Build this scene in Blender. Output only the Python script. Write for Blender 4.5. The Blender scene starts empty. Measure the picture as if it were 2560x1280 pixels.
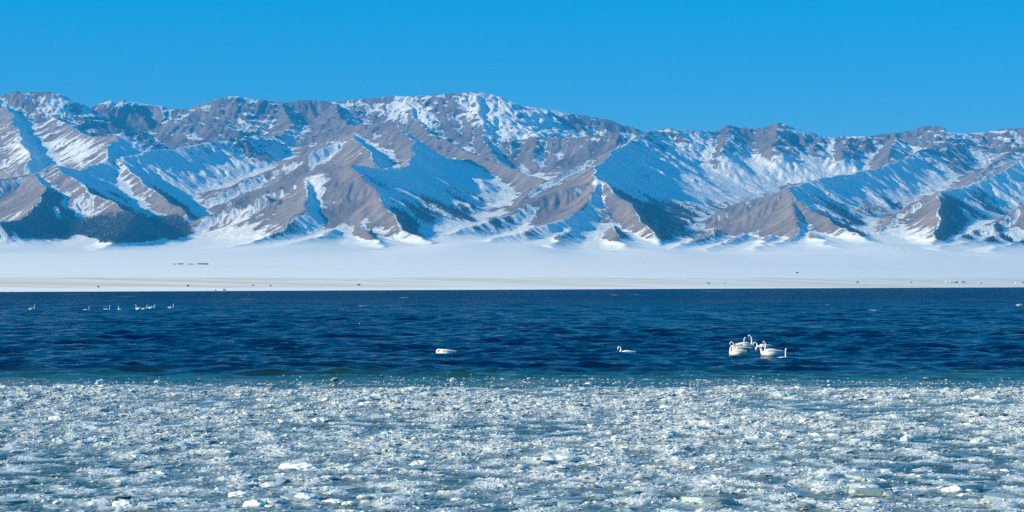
import bpy, bmesh, math, random
import numpy as np
from mathutils import Vector, Matrix

random.seed(7)
rng = np.random.default_rng(11)
scene = bpy.context.scene
COL = scene.collection
R = math.radians

# ------------------------------------------------------------------ camera
CAM_H = 3.6            # eye height above the lake, metres
FPX = 5000.0           # focal length in pixels of the 2560 px wide photograph
HOR = 712.0            # row of the horizon
PITCH = math.atan((HOR - 640.0) / FPX)
cam_d = bpy.data.cameras.new('camera')
cam = bpy.data.objects.new('camera', cam_d)
COL.objects.link(cam)
cam.location = (0, 0, CAM_H)
cam.rotation_euler = (math.pi / 2 + PITCH, 0, 0)
cam_d.sensor_width = 36.0
cam_d.lens = FPX / 2560.0 * 36.0
cam_d.clip_start = 0.5
cam_d.clip_end = 60000.0
scene.camera = cam

# ------------------------------------------------------------------ sky, sun, exposure
SUN_AZ = R(-101.0)      # clockwise from +Y: from the left and a little behind the camera
SUN_EL = R(23.5)
world = bpy.data.worlds.new('World')
scene.world = world
world.use_nodes = True
wn, wl = world.node_tree.nodes, world.node_tree.links
wn.clear()
w_out = wn.new('ShaderNodeOutputWorld')
w_bg = wn.new('ShaderNodeBackground')
sky = wn.new('ShaderNodeTexSky')
sky.sky_type = 'NISHITA'
sky.sun_disc = False
sky.sun_elevation = SUN_EL
sky.sun_rotation = SUN_AZ
sky.altitude = 2000.0
sky.air_density = 0.8
sky.dust_density = 0.0
sky.ozone_density = 6.0
hsv = wn.new('ShaderNodeHueSaturation')
hsv.inputs['Hue'].default_value = 0.4905
hsv.inputs['Saturation'].default_value = 1.90
hsv.inputs['Value'].default_value = 1.60
gam = wn.new('ShaderNodeGamma')                     # flatter, deeper blue dome, the same in every direction
gam.inputs['Gamma'].default_value = 0.50
wl.new(sky.outputs[0], gam.inputs['Color'])
wl.new(gam.outputs[0], hsv.inputs['Color'])
wl.new(hsv.outputs[0], w_bg.inputs['Color'])
w_bg.inputs['Strength'].default_value = 0.15
wl.new(w_bg.outputs[0], w_out.inputs['Surface'])

sun_d = bpy.data.lights.new('sun', 'SUN')
sun_d.energy = 5.0
sun_d.angle = R(0.53)
sun_d.color = (1.0, 0.86, 0.57)
sun = bpy.data.objects.new('sun', sun_d)
COL.objects.link(sun)
SUN_DIR = Vector((math.sin(SUN_AZ) * math.cos(SUN_EL), math.cos(SUN_AZ) * math.cos(SUN_EL), math.sin(SUN_EL)))
sun.rotation_euler = SUN_DIR.to_track_quat('Z', 'Y').to_euler()
sun.location = (-300, -200, 300)

vs = scene.view_settings
vs.view_transform = 'Standard'
vs.look = 'None'
vs.exposure = 0.68
vs.gamma = 1.0
vs.use_curve_mapping = False
scene.cycles.max_bounces = 5
scene.cycles.diffuse_bounces = 4
scene.cycles.glossy_bounces = 2
scene.cycles.volume_bounces = 0
scene.cycles.use_denoising = False


# ------------------------------------------------------------------ helpers
def pix(px, py, Y):
    """world point on the ray of photograph pixel (px, py), Y metres in front of the camera"""
    u = (px - 1280.0) / FPX
    v = (640.0 - py) / FPX
    dy = math.cos(PITCH) - v * math.sin(PITCH)
    dz = math.sin(PITCH) + v * math.cos(PITCH)
    return (u / dy * Y, Y, CAM_H + dz / dy * Y)


def on_water(px, py):
    v = (640.0 - py) / FPX
    dy = math.cos(PITCH) - v * math.sin(PITCH)
    dz = math.sin(PITCH) + v * math.cos(PITCH)
    Y = -CAM_H / (dz / dy)
    return ((px - 1280.0) / FPX / dy * Y, Y)


PERM = np.random.default_rng(3).permutation(4096).astype(np.int64)
GANG = np.random.default_rng(5).random(4096) * 2 * np.pi
GX, GY = np.cos(GANG), np.sin(GANG)


def perlin(x, y, seed=0):
    xi = np.floor(x).astype(np.int64)
    yi = np.floor(y).astype(np.int64)
    xf = x - xi
    yf = y - yi
    u = xf * xf * xf * (xf * (xf * 6 - 15) + 10)
    v = yf * yf * yf * (yf * (yf * 6 - 15) + 10)

    def g(ix, iy, fx, fy):
        h = PERM[(PERM[(ix + seed * 131) & 4095] + iy + seed * 17) & 4095]
        return GX[h] * fx + GY[h] * fy
    a = g(xi, yi, xf, yf)
    b = g(xi + 1, yi, xf - 1, yf)
    c = g(xi, yi + 1, xf, yf - 1)
    d = g(xi + 1, yi + 1, xf - 1, yf - 1)
    return (a + u * (b - a)) * (1 - v) + (c + u * (d - c)) * v


def fbm(x, y, octv=5, seed=0, gain=0.5):
    s = np.zeros_like(x)
    a = 1.0
    f = 1.0
    for o in range(octv):
        s += a * perlin(x * f, y * f, seed + o * 7)
        a *= gain
        f *= 2.03
    return s


def ridged(x, y, octv=4, seed=0, gain=0.5):
    s = np.zeros_like(x)
    a = 1.0
    f = 1.0
    for o in range(octv):
        s += a * (1 - 2.2 * np.abs(perlin(x * f, y * f, seed + o * 5)))
        a *= gain
        f *= 2.03
    return s


def sstep(a, b, x):
    t = np.clip((x - a) / (b - a), 0, 1)
    return t * t * (3 - 2 * t)


def mesh_np(name, verts, faces, smooth=True, attrs=None):
    """mesh from numpy arrays; faces (n,3) or (n,4)"""
    me = bpy.data.meshes.new(name)
    nv, nf, k = len(verts), len(faces), faces.shape[1]
    me.vertices.add(nv)
    me.vertices.foreach_set('co', np.ascontiguousarray(verts, dtype=np.float32).ravel())
    me.loops.add(nf * k)
    me.loops.foreach_set('vertex_index', np.ascontiguousarray(faces, dtype=np.int32).ravel())
    me.polygons.add(nf)
    me.polygons.foreach_set('loop_start', np.arange(0, nf * k, k, dtype=np.int32))
    me.polygons.foreach_set('loop_total', np.full(nf, k, dtype=np.int32))
    me.polygons.foreach_set('use_smooth', np.full(nf, smooth, dtype=bool))
    if attrs:
        for an, av in attrs.items():
            at = me.attributes.new(an, 'FLOAT', 'POINT')
            at.data.foreach_set('value', np.ascontiguousarray(av, dtype=np.float32).ravel())
    me.update(calc_edges=True)
    return me


def grid_faces(nr, nc):
    i = np.arange(nr - 1)[:, None] * nc + np.arange(nc - 1)[None, :]
    i = i.ravel()
    return np.stack([i, i + 1, i + nc + 1, i + nc], axis=1)


def link(name, me, mat=None, parent=None, **props):
    o = bpy.data.objects.new(name, me)
    COL.objects.link(o)
    if mat is not None and me is not None and len(me.materials) == 0:
        me.materials.append(mat)
    if parent is not None:
        o.parent = parent
    for k, v in props.items():
        o[k] = v
    return o


def thing(name, loc, rz, label, category, group=None):
    o = bpy.data.objects.new(name, None)
    o.empty_display_size = 0.3
    COL.objects.link(o)
    o.location = loc
    o.rotation_euler = (0, 0, rz)
    o['label'] = label
    o['category'] = category
    if group:
        o['group'] = group
    return o


class NT:
    """tiny node-tree helper"""
    def __init__(self, name):
        self.m = bpy.data.materials.new(name)
        self.m.use_nodes = True
        self.n = self.m.node_tree.nodes
        self.l = self.m.node_tree.links
        self.b = self.n['Principled BSDF']

    def add(self, t, **kw):
        nd = self.n.new(t)
        for k, v in kw.items():
            setattr(nd, k, v)
        return nd

    def put(self, sock, v):
        if isinstance(v, bpy.types.NodeSocket):
            self.l.new(v, sock)
        else:
            sock.default_value = v

    def math(self, op, a, b=0.0, c=0.0, clamp=False):
        nd = self.add('ShaderNodeMath', operation=op, use_clamp=clamp)
        for i, v in enumerate((a, b, c)):
            self.put(nd.inputs[i], v)
        return nd.outputs[0]

    def mapr(self, v, a, b, c=0.0, d=1.0, smooth=True):
        nd = self.add('ShaderNodeMapRange')
        nd.interpolation_type = 'SMOOTHSTEP' if smooth else 'LINEAR'
        self.put(nd.inputs[0], v)
        for i, q in enumerate((a, b, c, d)):
            self.put(nd.inputs[i + 1], q)
        return nd.outputs[0]

    def mix(self, f, a, b):
        nd = self.add('ShaderNodeMix', data_type='RGBA')
        self.put(nd.inputs[0], f)
        self.put(nd.inputs[6], a if isinstance(a, bpy.types.NodeSocket) else (*a, 1))
        self.put(nd.inputs[7], b if isinstance(b, bpy.types.NodeSocket) else (*b, 1))
        return nd.outputs[2]

    def attr(self, name):
        return self.add('ShaderNodeAttribute', attribute_name=name).outputs['Fac']

    def coord(self, scale=(1, 1, 1), which='Object'):
        tc = self.add('ShaderNodeTexCoord')
        mp = self.add('ShaderNodeMapping')
        mp.inputs['Scale'].default_value = scale
        self.l.new(tc.outputs[which], mp.inputs['Vector'])
        return mp.outputs[0]

    def noise(self, vec, scale, detail=4, rough=0.5, out=0):
        nd = self.add('ShaderNodeTexNoise')
        self.l.new(vec, nd.inputs['Vector'])
        nd.inputs['Scale'].default_value = scale
        nd.inputs['Detail'].default_value = detail
        nd.inputs['Roughness'].default_value = rough
        return nd.outputs[out]

    def wobble(self, terms):
        """surface normal tilted by colour noises: terms = [(noise colour socket, strength)]"""
        g = self.add('ShaderNodeNewGeometry').outputs['Normal']
        for colr, k in terms:
            sub = self.add('ShaderNodeVectorMath', operation='SUBTRACT')
            self.l.new(colr, sub.inputs[0])
            sub.inputs[1].default_value = (0.5, 0.5, 0.5)
            sc = self.add('ShaderNodeVectorMath', operation='MULTIPLY')
            self.l.new(sub.outputs[0], sc.inputs[0])
            sc.inputs[1].default_value = (k, k, 0) if not isinstance(k, tuple) else k
            ad = self.add('ShaderNodeVectorMath', operation='ADD')
            self.l.new(g, ad.inputs[0])
            self.l.new(sc.outputs[0], ad.inputs[1])
            g = ad.outputs[0]
        nm = self.add('ShaderNodeVectorMath', operation='NORMALIZE')
        self.l.new(g, nm.inputs[0])
        return nm.outputs[0]

    def set(self, **kw):
        for k, v in kw.items():
            s = self.b.inputs[k.replace('_', ' ')]
            self.put(s, (*v, 1) if isinstance(v, tuple) and len(v) == 3 else v)
        return self.m


def simple(name, col, rough=0.7, var=0.15, scale=8.0):
    t = NT(name)
    f = t.noise(t.coord(), scale, 4)
    dark = tuple(c * (1 - var) for c in col)
    lite = tuple(min(1, c * (1 + var)) for c in col)
    return t.set(Base_Color=t.mix(f, dark, lite), Roughness=rough)


# ------------------------------------------------------------------ materials of the setting
def terrain_material():
    t = NT('snowy_mountain')
    co = t.coord()
    n1 = t.noise(co, 0.03, 8, 0.70)
    n2 = t.noise(t.coord((1, 1, 2.0)), 0.22, 4, 0.75)
    nn = t.math('ADD', t.math('MULTIPLY', n1, 0.40), t.math('MULTIPLY', n2, 0.60))
    s = t.math('ADD', t.attr('snow'), t.math('MULTIPLY', t.math('SUBTRACT', nn, 0.5), 1.5))
    fs = t.mapr(s, 0.43, 0.57)
    fo = t.math('ADD', t.attr('forest'), t.math('MULTIPLY', t.math('SUBTRACT', nn, 0.5), 1.6))
    ff = t.mapr(fo, 0.42, 0.60)
    gr = t.math('ADD', t.attr('grass'), t.math('MULTIPLY', t.math('SUBTRACT', t.noise(t.coord((0.05, 0.6, 1)), 0.06, 5, 0.6), 0.5), 1.6))
    fg = t.mapr(gr, 0.45, 0.75)
    rock = t.mix(t.mapr(t.noise(co, 0.006, 5, 0.55), 0.35, 0.65), (0.200, 0.155, 0.140), (0.305, 0.240, 0.215))
    rock = t.mix(t.mapr(t.noise(t.coord((1, 1, 4)), 0.05, 5, 0.6), 0.40, 0.62), t.mix(t.attr('crag'), rock, (0.090, 0.080, 0.082)), t.mix(t.math('MULTIPLY', t.attr('crag'), 0.45), rock, (0.12, 0.10, 0.10)))
    rock = t.mix(t.mapr(t.attr('streak'), 0.25, 0.8), t.mix(0.45, rock, (0.115, 0.095, 0.092)), t.mix(0.3, rock, (0.38, 0.31, 0.28)))
    grass = t.mix(t.noise(t.coord((0.04, 1, 1)), 0.15, 4), (0.56, 0.46, 0.31), (0.84, 0.76, 0.62))
    base = t.mix(fs, rock, (0.90, 0.91, 0.92))
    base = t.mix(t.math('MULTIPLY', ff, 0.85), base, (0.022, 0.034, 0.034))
    base = t.mix(t.math('MULTIPLY', fg, 0.90), base, grass)
    trk = t.mapr(t.noise(t.coord((0.035, 1.0, 0.0)), 0.030, 6, 0.65), 0.615, 0.66)
    base = t.mix(t.math('MULTIPLY', t.math('MULTIPLY', trk, t.attr('flat')), 0.45), base, (0.30, 0.29, 0.27))
    bump = t.add('ShaderNodeBump')
    bump.inputs['Strength'].default_value = 1.0
    bump.inputs['Distance'].default_value = 7.0
    t.l.new(t.math('MULTIPLY', n1, t.math('SUBTRACT', 1.1, t.attr('flat'))), bump.inputs['Height'])
    return t.set(Base_Color=base, Roughness=0.85, Normal=bump.outputs[0])


def water_material():
    t = NT('lake_water')
    c1 = t.noise(t.coord((0.55, 1.0, 1.0)), 0.9, 3, 0.6, out=1)
    c2 = t.noise(t.coord((0.6, 1.0, 1.0)), 4.2, 3, 0.6, out=1)
    nrm = t.wobble([(c1, 0.42), (c2, 0.60)])
    foam = t.math('MULTIPLY', t.attr('foam'), t.mapr(t.noise(t.coord(), 6.0, 4, 0.7), 0.42, 0.55))
    deep = t.mix(t.attr('teal'), (0.0, 0.0095, 0.054), (0.012, 0.064, 0.072))
    col = t.mix(foam, deep, (0.75, 0.78, 0.80))
    # waves too far off to resolve act as roughness
    sp = t.add('ShaderNodeSeparateXYZ')
    t.l.new(t.coord(), sp.inputs[0])
    rg = t.mapr(sp.outputs[1], 80.0, 600.0, 0.13, 0.34)
    return t.set(Base_Color=col, Roughness=t.math('ADD', rg, t.math('MULTIPLY', foam, 0.4)), IOR=1.333, Specular_IOR_Level=0.022, Normal=nrm)


def slush_material():
    t = NT('slush_ice')
    co = t.coord()
    a = t.noise(co, 1.1, 6, 0.62)
    b = t.noise(co, 9.0, 4, 0.65)
    f = t.math('ADD', t.attr('white'), t.math('ADD', t.math('MULTIPLY', t.math('SUBTRACT', a, 0.5), 1.5), t.math('MULTIPLY', t.math('SUBTRACT', b, 0.5), 1.3)))
    col = t.mix(t.mapr(f, 0.15, 0.95), (0.105, 0.162, 0.185), (0.70, 0.74, 0.76))
    n = t.wobble([(t.noise(co, 24.0, 2, 0.6, out=1), 1.3)])
    return t.set(Base_Color=col, Roughness=t.mapr(b, 0.4, 0.6, 0.12, 0.45), Normal=n, IOR=1.31)


def ice_material(name, lo, hi, rough=(0.10, 0.5), scale=14.0, wob=0.9):
    t = NT(name)
    co = t.coord()
    a = t.noise(co, scale, 5, 0.6)
    inf = t.add('ShaderNodeObjectInfo').outputs['Random']
    v = t.math('ADD', t.math('MULTIPLY', a, 0.75), t.math('MULTIPLY', inf, 0.25))
    col = t.mix(t.mapr(v, 0.30, 0.66), lo, hi)
    n = t.wobble([(t.noise(co, scale * 2.4, 2, 0.6, out=1), (wob, wob, wob))])
    return t.set(Base_Color=col, Roughness=t.mapr(a, 0.4, 0.62, *rough), Normal=n, IOR=1.31)


M_TERRAIN = terrain_material()
M_WATER = water_material()
M_SLUSH = slush_material()

# ------------------------------------------------------------------ the far shore: plain, foothills and range
# ridge lines: (photograph x, photograph y, distance in km); slope, concavity
SKY_A = [(-500, 262, 9.3), (-250, 245, 9.3), (-60, 250, 9.3), (0, 238, 9.3), (30, 228, 9.3), (75, 231, 9.3), (130, 228, 9.3), (165, 240, 9.35),
         (185, 255, 9.4), (205, 268, 9.5), (228, 270, 9.6), (258, 259, 9.7), (278, 251, 9.7), (286, 263, 9.7), (310, 252, 9.75),
         (350, 256, 9.8), (400, 264, 9.8), (440, 272, 9.8), (468, 274, 9.8), (500, 262, 9.75), (540, 250, 9.7), (580, 241, 9.7), (610, 245, 9.7),
         (660, 252, 9.7), (700, 256, 9.75), (760, 250, 9.8), (830, 254, 9.8), (900, 248, 9.8), (960, 242, 9.8), (1000, 240, 9.8),
         (1080, 238, 9.75), (1150, 231, 9.7), (1200, 229, 9.7), (1240, 237, 9.7), (1270, 250, 9.7), (1300, 262, 9.75), (1340, 269, 9.8),
         (1380, 275, 9.85), (1430, 285, 9.9), (1480, 292, 9.9), (1530, 303, 9.9), (1570, 315, 9.9), (1600, 327, 9.9), (1680, 345, 9.9), (1800, 380, 9.9)]
SKY_B = [(1335, 348, 9.0), (1400, 344, 9.0), (1450, 343, 8.95), (1500, 336, 8.9), (1540, 330, 8.9), (1600, 334, 8.9), (1640, 326, 8.9), (1680, 322, 8.9),
         (1740, 326, 9.0), (1788, 329, 9.1), (1808, 318, 9.15), (1822, 311, 9.2), (1848, 319, 9.2), (1868, 315, 9.2), (1890, 320, 9.2), (1905, 319, 9.2),
         (1930, 310, 9.2), (1945, 306, 9.2), (1958, 311, 9.2), (1985, 322, 9.2), (1995, 333, 9.2), (2015, 335, 9.2), (2035, 331, 9.2), (2062, 343, 9.2),
         (2110, 345, 9.2), (2170, 340, 9.25), (2240, 332, 9.3), (2310, 318, 9.3), (2335, 313, 9.3), (2362, 326, 9.3), (2400, 333, 9.35),
         (2450, 330, 9.4), (2500, 323, 9.4), (2560, 318, 9.4), (2750, 300, 9.4), (3000, 320, 9.4)]
RIDGES = [
    ('range', 0.62, SKY_A), ('range', 0.62, SKY_B),
    ('range', 0.62, [(1240, 237, 9.7), (1290, 295, 9.45), (1330, 335, 9.2), (1345, 346, 9.0)]),
    ('range', 0.62, [(1010, 242, 9.8), (1035, 290, 9.45), (1075, 335, 9.1), (1166, 377, 8.5), (1230, 402, 8.2), (1300, 425, 7.9), (1365, 449, 7.65)]),
    ('range', 0.62, [(1190, 230, 9.7), (1200, 300, 9.3), (1215, 360, 8.95), (1235, 395, 8.7)]),
    ('range', 0.62, [(700, 256, 9.75), (730, 310, 9.3), (700, 345, 8.95), (658, 339, 8.8), (590, 343, 8.5), (506, 356, 8.3), (439, 369, 8.1),
                     (358, 377, 7.9), (295, 394, 7.7), (253, 411, 7.5), (202, 423, 7.3)]),
    ('range', 0.62, [(840, 255, 9.8), (850, 300, 9.2), (880, 318, 8.7), (913, 306, 8.5), (976, 310, 8.3), (1005, 328, 8.1), (1031, 352, 7.9), (1029, 390, 7.6),
                     (1019, 415, 7.35), (950, 418, 7.1), (880, 408, 6.9)]),
    ('foothill', 0.60, [(295, 394, 7.7), (375, 470, 7.2), (455, 525, 6.85)]),
    ('foothill', 0.58, [(880, 322, 8.7), (884, 343, 7.95), (850, 352, 7.92), (780, 377, 7.82), (717, 402, 7.75), (633, 436, 7.65), (548, 480, 7.5), (449, 533, 7.3)]),
    ('foothill', 0.60, [(884, 343, 7.95), (909, 356, 7.75), (926, 381, 7.55), (941, 412, 7.3)]),
    # central left pyramid
    ('foothill', 0.58, [(880, 408, 6.9), (820, 432, 6.88), (772, 447, 6.85), (675, 478, 6.8), (590, 508, 6.75), (523, 535, 6.7), (477, 567, 6.6), (440, 600, 6.5)]),
    ('foothill', 0.58, [(880, 408, 6.9), (901, 436, 6.75), (939, 470, 6.6), (945, 491, 6.5), (977, 529, 6.33), (1002, 571, 6.12), (1050, 598, 5.95)]),
    ('foothill', 0.58, [(772, 449, 6.85), (763, 516, 6.45), (700, 577, 6.05), (620, 614, 5.75)]),
    # left edge
    ('foothill', 0.55, [(-350, 470, 6.9), (-150, 455, 6.9), (0, 445, 6.9), (84, 430, 7.0), (126, 407, 7.1), (169, 436, 6.9), (236, 482, 6.65),
                        (295, 512, 6.5), (333, 533, 6.38), (310, 570, 6.15), (280, 600, 5.95)]),
    ('foothill', 0.58, [(84, 430, 7.0), (112, 462, 6.7), (105, 491, 6.52), (72, 533, 6.3), (0, 552, 6.12), (-150, 570, 6.0)]),
    ('foothill', 0.60, [(130, 290, 8.9), (228, 339, 8.35), (287, 337, 8.15), (274, 369, 7.9), (276, 390, 7.7), (202, 423, 7.3), (126, 407, 7.1)]),
    ('foothill', 0.60, [(20, 262, 9.1), (45, 330, 8.5), (75, 400, 7.8)]),
    # centre right
    ('range', 0.60, [(1640, 326, 8.9), (1580, 350, 8.4), (1533, 373, 8.0), (1516, 394, 7.6), (1483, 415, 7.25), (1487, 442, 6.98)]),
    ('foothill', 0.58, [(1533, 373, 8.0), (1440, 415, 7.75), (1369, 453, 7.5), (1314, 487, 7.3), (1284, 512, 7.2)]),
    ('foothill', 0.56, [(1487, 442, 6.98), (1430, 462, 6.94), (1377, 478, 6.9), (1310, 510, 6.8), (1272, 529, 6.72), (1208, 554, 6.55), (1145, 573, 6.4), (1095, 594, 6.25)]),
    ('foothill', 0.58, [(1487, 442, 6.98), (1521, 466, 6.82), (1554, 491, 6.68), (1590, 530, 6.45), (1630, 575, 6.2), (1645, 606, 6.0)]),
    ('foothill', 0.58, [(1487, 442, 6.98), (1478, 500, 6.62), (1410, 545, 6.3), (1350, 563, 6.12), (1245, 600, 5.85)]),
    # right pyramid and its back ridge
    ('range', 0.60, [(2420, 336, 9.35), (2350, 365, 8.95), (2290, 381, 8.6), (2244, 402, 8.3), (2177, 419, 8.0), (2120, 431, 7.8), (2058, 441, 7.5), (1990, 462, 7.15), (1966, 466, 6.92)]),
    ('foothill', 0.58, [(1966, 466, 6.92), (1911, 487, 6.92), (1860, 502, 6.9), (1805, 520, 6.86), (1755, 550, 6.8), (1708, 586, 6.65), (1680, 618, 6.5)]),
    ('foothill', 0.58, [(1966, 466, 6.92), (1995, 495, 6.77), (2033, 525, 6.6), (2080, 550, 6.42), (2122, 577, 6.25), (2164, 602, 6.05)]),
    ('foothill', 0.58, [(1985, 490, 6.8), (1998, 552, 6.45), (1985, 596, 6.15), (1930, 616, 5.9)]),
    ('foothill', 0.60, [(2900, 300, 8.6), (2700, 340, 8.4), (2560, 388, 8.0), (2501, 423, 7.7), (2438, 457, 7.4), (2383, 470, 7.15), (2337, 478, 6.92), (2290, 499, 6.88),
                        (2248, 533, 6.8), (2206, 567, 6.65), (2195, 600, 6.5)]),
    ('foothill', 0.58, [(2337, 478, 6.92), (2350, 540, 6.5), (2330, 598, 6.1)]),
    ('foothill', 0.58, [(2900, 430, 6.9), (2620, 480, 6.7), (2560, 506, 6.55), (2522, 525, 6.52), (2480, 554, 6.45), (2417, 582, 6.35), (2366, 604, 6.2)]),
    ('range', 0.60, [(2850, 300, 9.0), (2700, 330, 8.8), (2560, 362, 8.4), (2480, 411, 8.0), (2417, 457, 7.65)]),
    # low mounds at the foot of the slopes
    ('foothill', 0.50, [(1790, 572, 6.3), (1735, 604, 6.0), (1690, 628, 5.75)]), ('foothill', 0.50, [(1860, 580, 6.3), (1810, 612, 5.95), (1770, 634, 5.7)]),
    ('foothill', 0.50, [(1925, 585, 6.3), (1905, 612, 5.95), (1890, 636, 5.65)]), ('foothill', 0.50, [(2030, 580, 6.3), (2055, 606, 6.0), (2075, 626, 5.75)]),
    ('foothill', 0.50, [(1425, 565, 6.25), (1400, 598, 5.95), (1390, 622, 5.7)]), ('foothill', 0.50, [(1530, 565, 6.3), (1545, 598, 5.95), (1560, 620, 5.7)]),
    ('foothill', 0.50, [(905, 560, 6.3), (925, 590, 6.0), (950, 612, 5.75)]), ('foothill', 0.50, [(840, 570, 6.2), (790, 600, 5.9), (730, 622, 5.65)]),
    ('foothill', 0.50, [(2500, 585, 6.2), (2430, 608, 5.9), (2350, 626, 5.65)]), ('foothill', 0.50, [(2620, 580, 6.1), (2550, 608, 5.85), (2480, 628, 5.6)]),
    ('range', 0.62, [(1945, 306, 9.2), (1935, 370, 8.75)]), ('range', 0.62, [(1822, 311, 9.2), (1805, 385, 8.6)]),
    ('range', 0.62, [(2120, 345, 9.2), (2105, 395, 8.75)]), ('range', 0.62, [(2240, 332, 9.3), (2225, 385, 8.8)]),
]


def shore_y(a):
    return 1500.0 / (1.0 - 1.953 * np.clip(a, -0.5, 0.36))


FANS = [(1160, 34, 170), (770, 26, 190), (1600, 12, 120), (2180, 22, 160), (40, 10, 150), (1330, 16, 100), (2420, 10, 120), (560, 10, 90), (1960, 8, 130)]


def plain_z(x, y):
    d = y - (1500.0 + 1.953 * x)
    base = np.clip(4100.0 - 1.953 * x, 900, None)
    t = np.clip(d, 0, None) / base
    z = 95.0 * np.minimum(t, 1.0) ** 1.25 + 0.040 * np.clip(y - 5600, 0, None)
    fan = np.zeros_like(y)
    for px, am, wd in FANS:
        cx = (px - 1280) / FPX * 5900
        fan = fan + 0.7 * am * np.exp(-((x - cx) / wd) ** 2)
    z = z + fan * sstep(0.55, 1.02, t) ** 1.5
    return np.where(d > 0, z + 0.35 * sstep(0, 25, d), np.maximum(d * 0.02, -1.0))


def ground(x, y):
    return float(plain_z(np.array([x]), np.array([y]))[0])


# snowfields (+) and bare slopes (-): where they lie, how wide, how strong
SNOWFIELDS = [(125, 262, 45, 28, .7), (1215, 278, 75, 50, .8), (1000, 268, 45, 35, .6), (1060, 285, 16, 45, .5), (1320, 330, 50, 16, .6), (1350, 305, 40, 20, .6),
              (612, 290, 14, 38, .6), (672, 298, 25, 22, .6), (1885, 420, 55, 28, .8), (2000, 432, 80, 20, .8), (2090, 420, 70, 20, .7), (2265, 370, 40, 9, .7),
              (60, 370, 60, 45, .4), (190, 375, 70, 40, .5), (330, 260, 60, 8, .2), (620, 248, 70, 7, .5), (1480, 345, 80, 14, .4), (1720, 375, 60, 40, .5),
              (1130, 300, 40, 55, -.5), (880, 480, 65, 60, -.55), (680, 510, 110, 35, -.6), (1420, 500, 90, 45, -.5), (1930, 540, 140, 55, -.7), (2440, 420, 80, 30, -.4),
              (800, 300, 90, 35, -.5), (350, 310, 120, 32, -.6), (2130, 365, 220, 25, -.35), (1250, 400, 80, 35, -.25), (2480, 375, 60, 20, -.5), (60, 490, 45, 25, -.7),
              (1480, 305, 110, 18, -.5), (560, 290, 40, 30, -.3), (870, 545, 90, 40, -.2), (1200, 570, 90, 18, .6), (790, 480, 20, 50, .7), (1495, 480, 14, 45, .7),
              (1730, 604, 35, 12, -1.0), (1810, 612, 40, 14, -1.0), (1905, 614, 40, 14, -1.0), (2050, 606, 40, 12, -1.0), (1400, 596, 30, 14, -1.0), (1545, 596, 30, 14, -1.0),
              (925, 590, 40, 14, -1.0), (2430, 608, 60, 10, -1.0), (2530, 608, 50, 12, -1.0), (730, 612, 50, 8, -.4), (640, 600, 40, 7, -.4)]
WOODS = [(1130, 520, 110, 60, .20), (1280, 540, 40, 40, .1), (1690, 560, 80, 60, .35), (2140, 560, 70, 60, .35), (2310, 560, 90, 50, .40), (2480, 590, 80, 30, .3),
         (1930, 560, 150, 60, -1.0), (860, 540, 110, 70, -1.0), (1430, 560, 130, 60, -.8), (620, 560, 120, 40, -.3), (1200, 590, 60, 25, -.6), (1380, 420, 60, 20, .3), (330, 480, 60, 30, .3)]


def patches(lst, PX, PY):
    f = np.zeros_like(PX)
    for px, py, rx, ry, k in lst:
        f += k * np.exp(-((PX - px) / rx) ** 2 - ((PY - py) / ry) ** 2)
    return f


def erode(H, Yrow, da, dy, batches=7, drops=46000, steps=46):
    """rain running down the slopes: cuts branching gullies and leaves fans below them"""
    nr, nc = H.shape
    er = np.random.default_rng(9)
    H = H.copy()
    for b in range(batches):
        r = er.uniform(1, nr - 3, drops)
        c = er.uniform(1, nc - 3, drops)
        vx = np.zeros(drops)
        vy = np.zeros(drops)
        sed = np.zeros(drops)
        sp = np.full(drops, 1.0)
        wat = 1.0
        for k in range(steps):
            ir = r.astype(np.int64)
            ic = c.astype(np.int64)
            fr = r - ir
            fc = c - ic
            i00 = ir * nc + ic
            Hf = H.ravel()
            h00, h01, h10, h11 = Hf[i00], Hf[i00 + 1], Hf[i00 + nc], Hf[i00 + nc + 1]
            dx = Yrow[ir] * da
            gx = ((h01 - h00) * (1 - fr) + (h11 - h10) * fr) / dx
            gy = ((h10 - h00) * (1 - fc) + (h11 - h01) * fc) / dy
            h0 = (h00 * (1 - fc) + h01 * fc) * (1 - fr) + (h10 * (1 - fc) + h11 * fc) * fr
            vx = vx * 0.25 - gx * 0.75
            vy = vy * 0.25 - gy * 0.75
            L = np.hypot(vx, vy) + 1e-6
            vx, vy = vx / L, vy / L
            r2 = np.clip(r + vy * 9.0 / dy, 1, nr - 3)
            c2 = np.clip(c + vx * 9.0 / dx, 1, nc - 3)
            jr, jc = r2.astype(np.int64), c2.astype(np.int64)
            gr, gc = r2 - jr, c2 - jc
            j = jr * nc + jc
            h1 = (Hf[j] * (1 - gc) + Hf[j + 1] * gc) * (1 - gr) + (Hf[j + nc] * (1 - gc) + Hf[j + nc + 1] * gc) * gr
            dh = h1 - h0
            cap = np.clip(-dh, 0.02, None) * sp * wat * 0.55
            up = dh > 0
            dep = np.where(up, np.minimum(dh, sed), np.where(sed > cap, (sed - cap) * 0.25, -np.minimum((cap - sed) * 0.35, np.clip(-dh, 0, None) * 0.5)))
            sed = sed - dep
            D = np.zeros(nr * nc)
            for off, w in ((0, (1 - fr) * (1 - fc)), (1, (1 - fr) * fc), (nc, fr * (1 - fc)), (nc + 1, fr * fc)):
                D += np.bincount(i00 + off, dep * w, minlength=nr * nc)
            H += np.clip(D, -0.8, 0.8).reshape(nr, nc)
            sp = np.sqrt(np.clip(sp * sp - dh * 0.35, 0.05, 9.0))
            wat *= 0.985
            r, c = r2, c2
        E = H[:, :-2] * 0.09 + H[:, 1:-1] * 0.82 + H[:, 2:] * 0.09
        H[:, 1:-1] = E
        H[1:-1] = H[:-2] * 0.05 + H[1:-1] * 0.90 + H[2:] * 0.05
    return H


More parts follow.
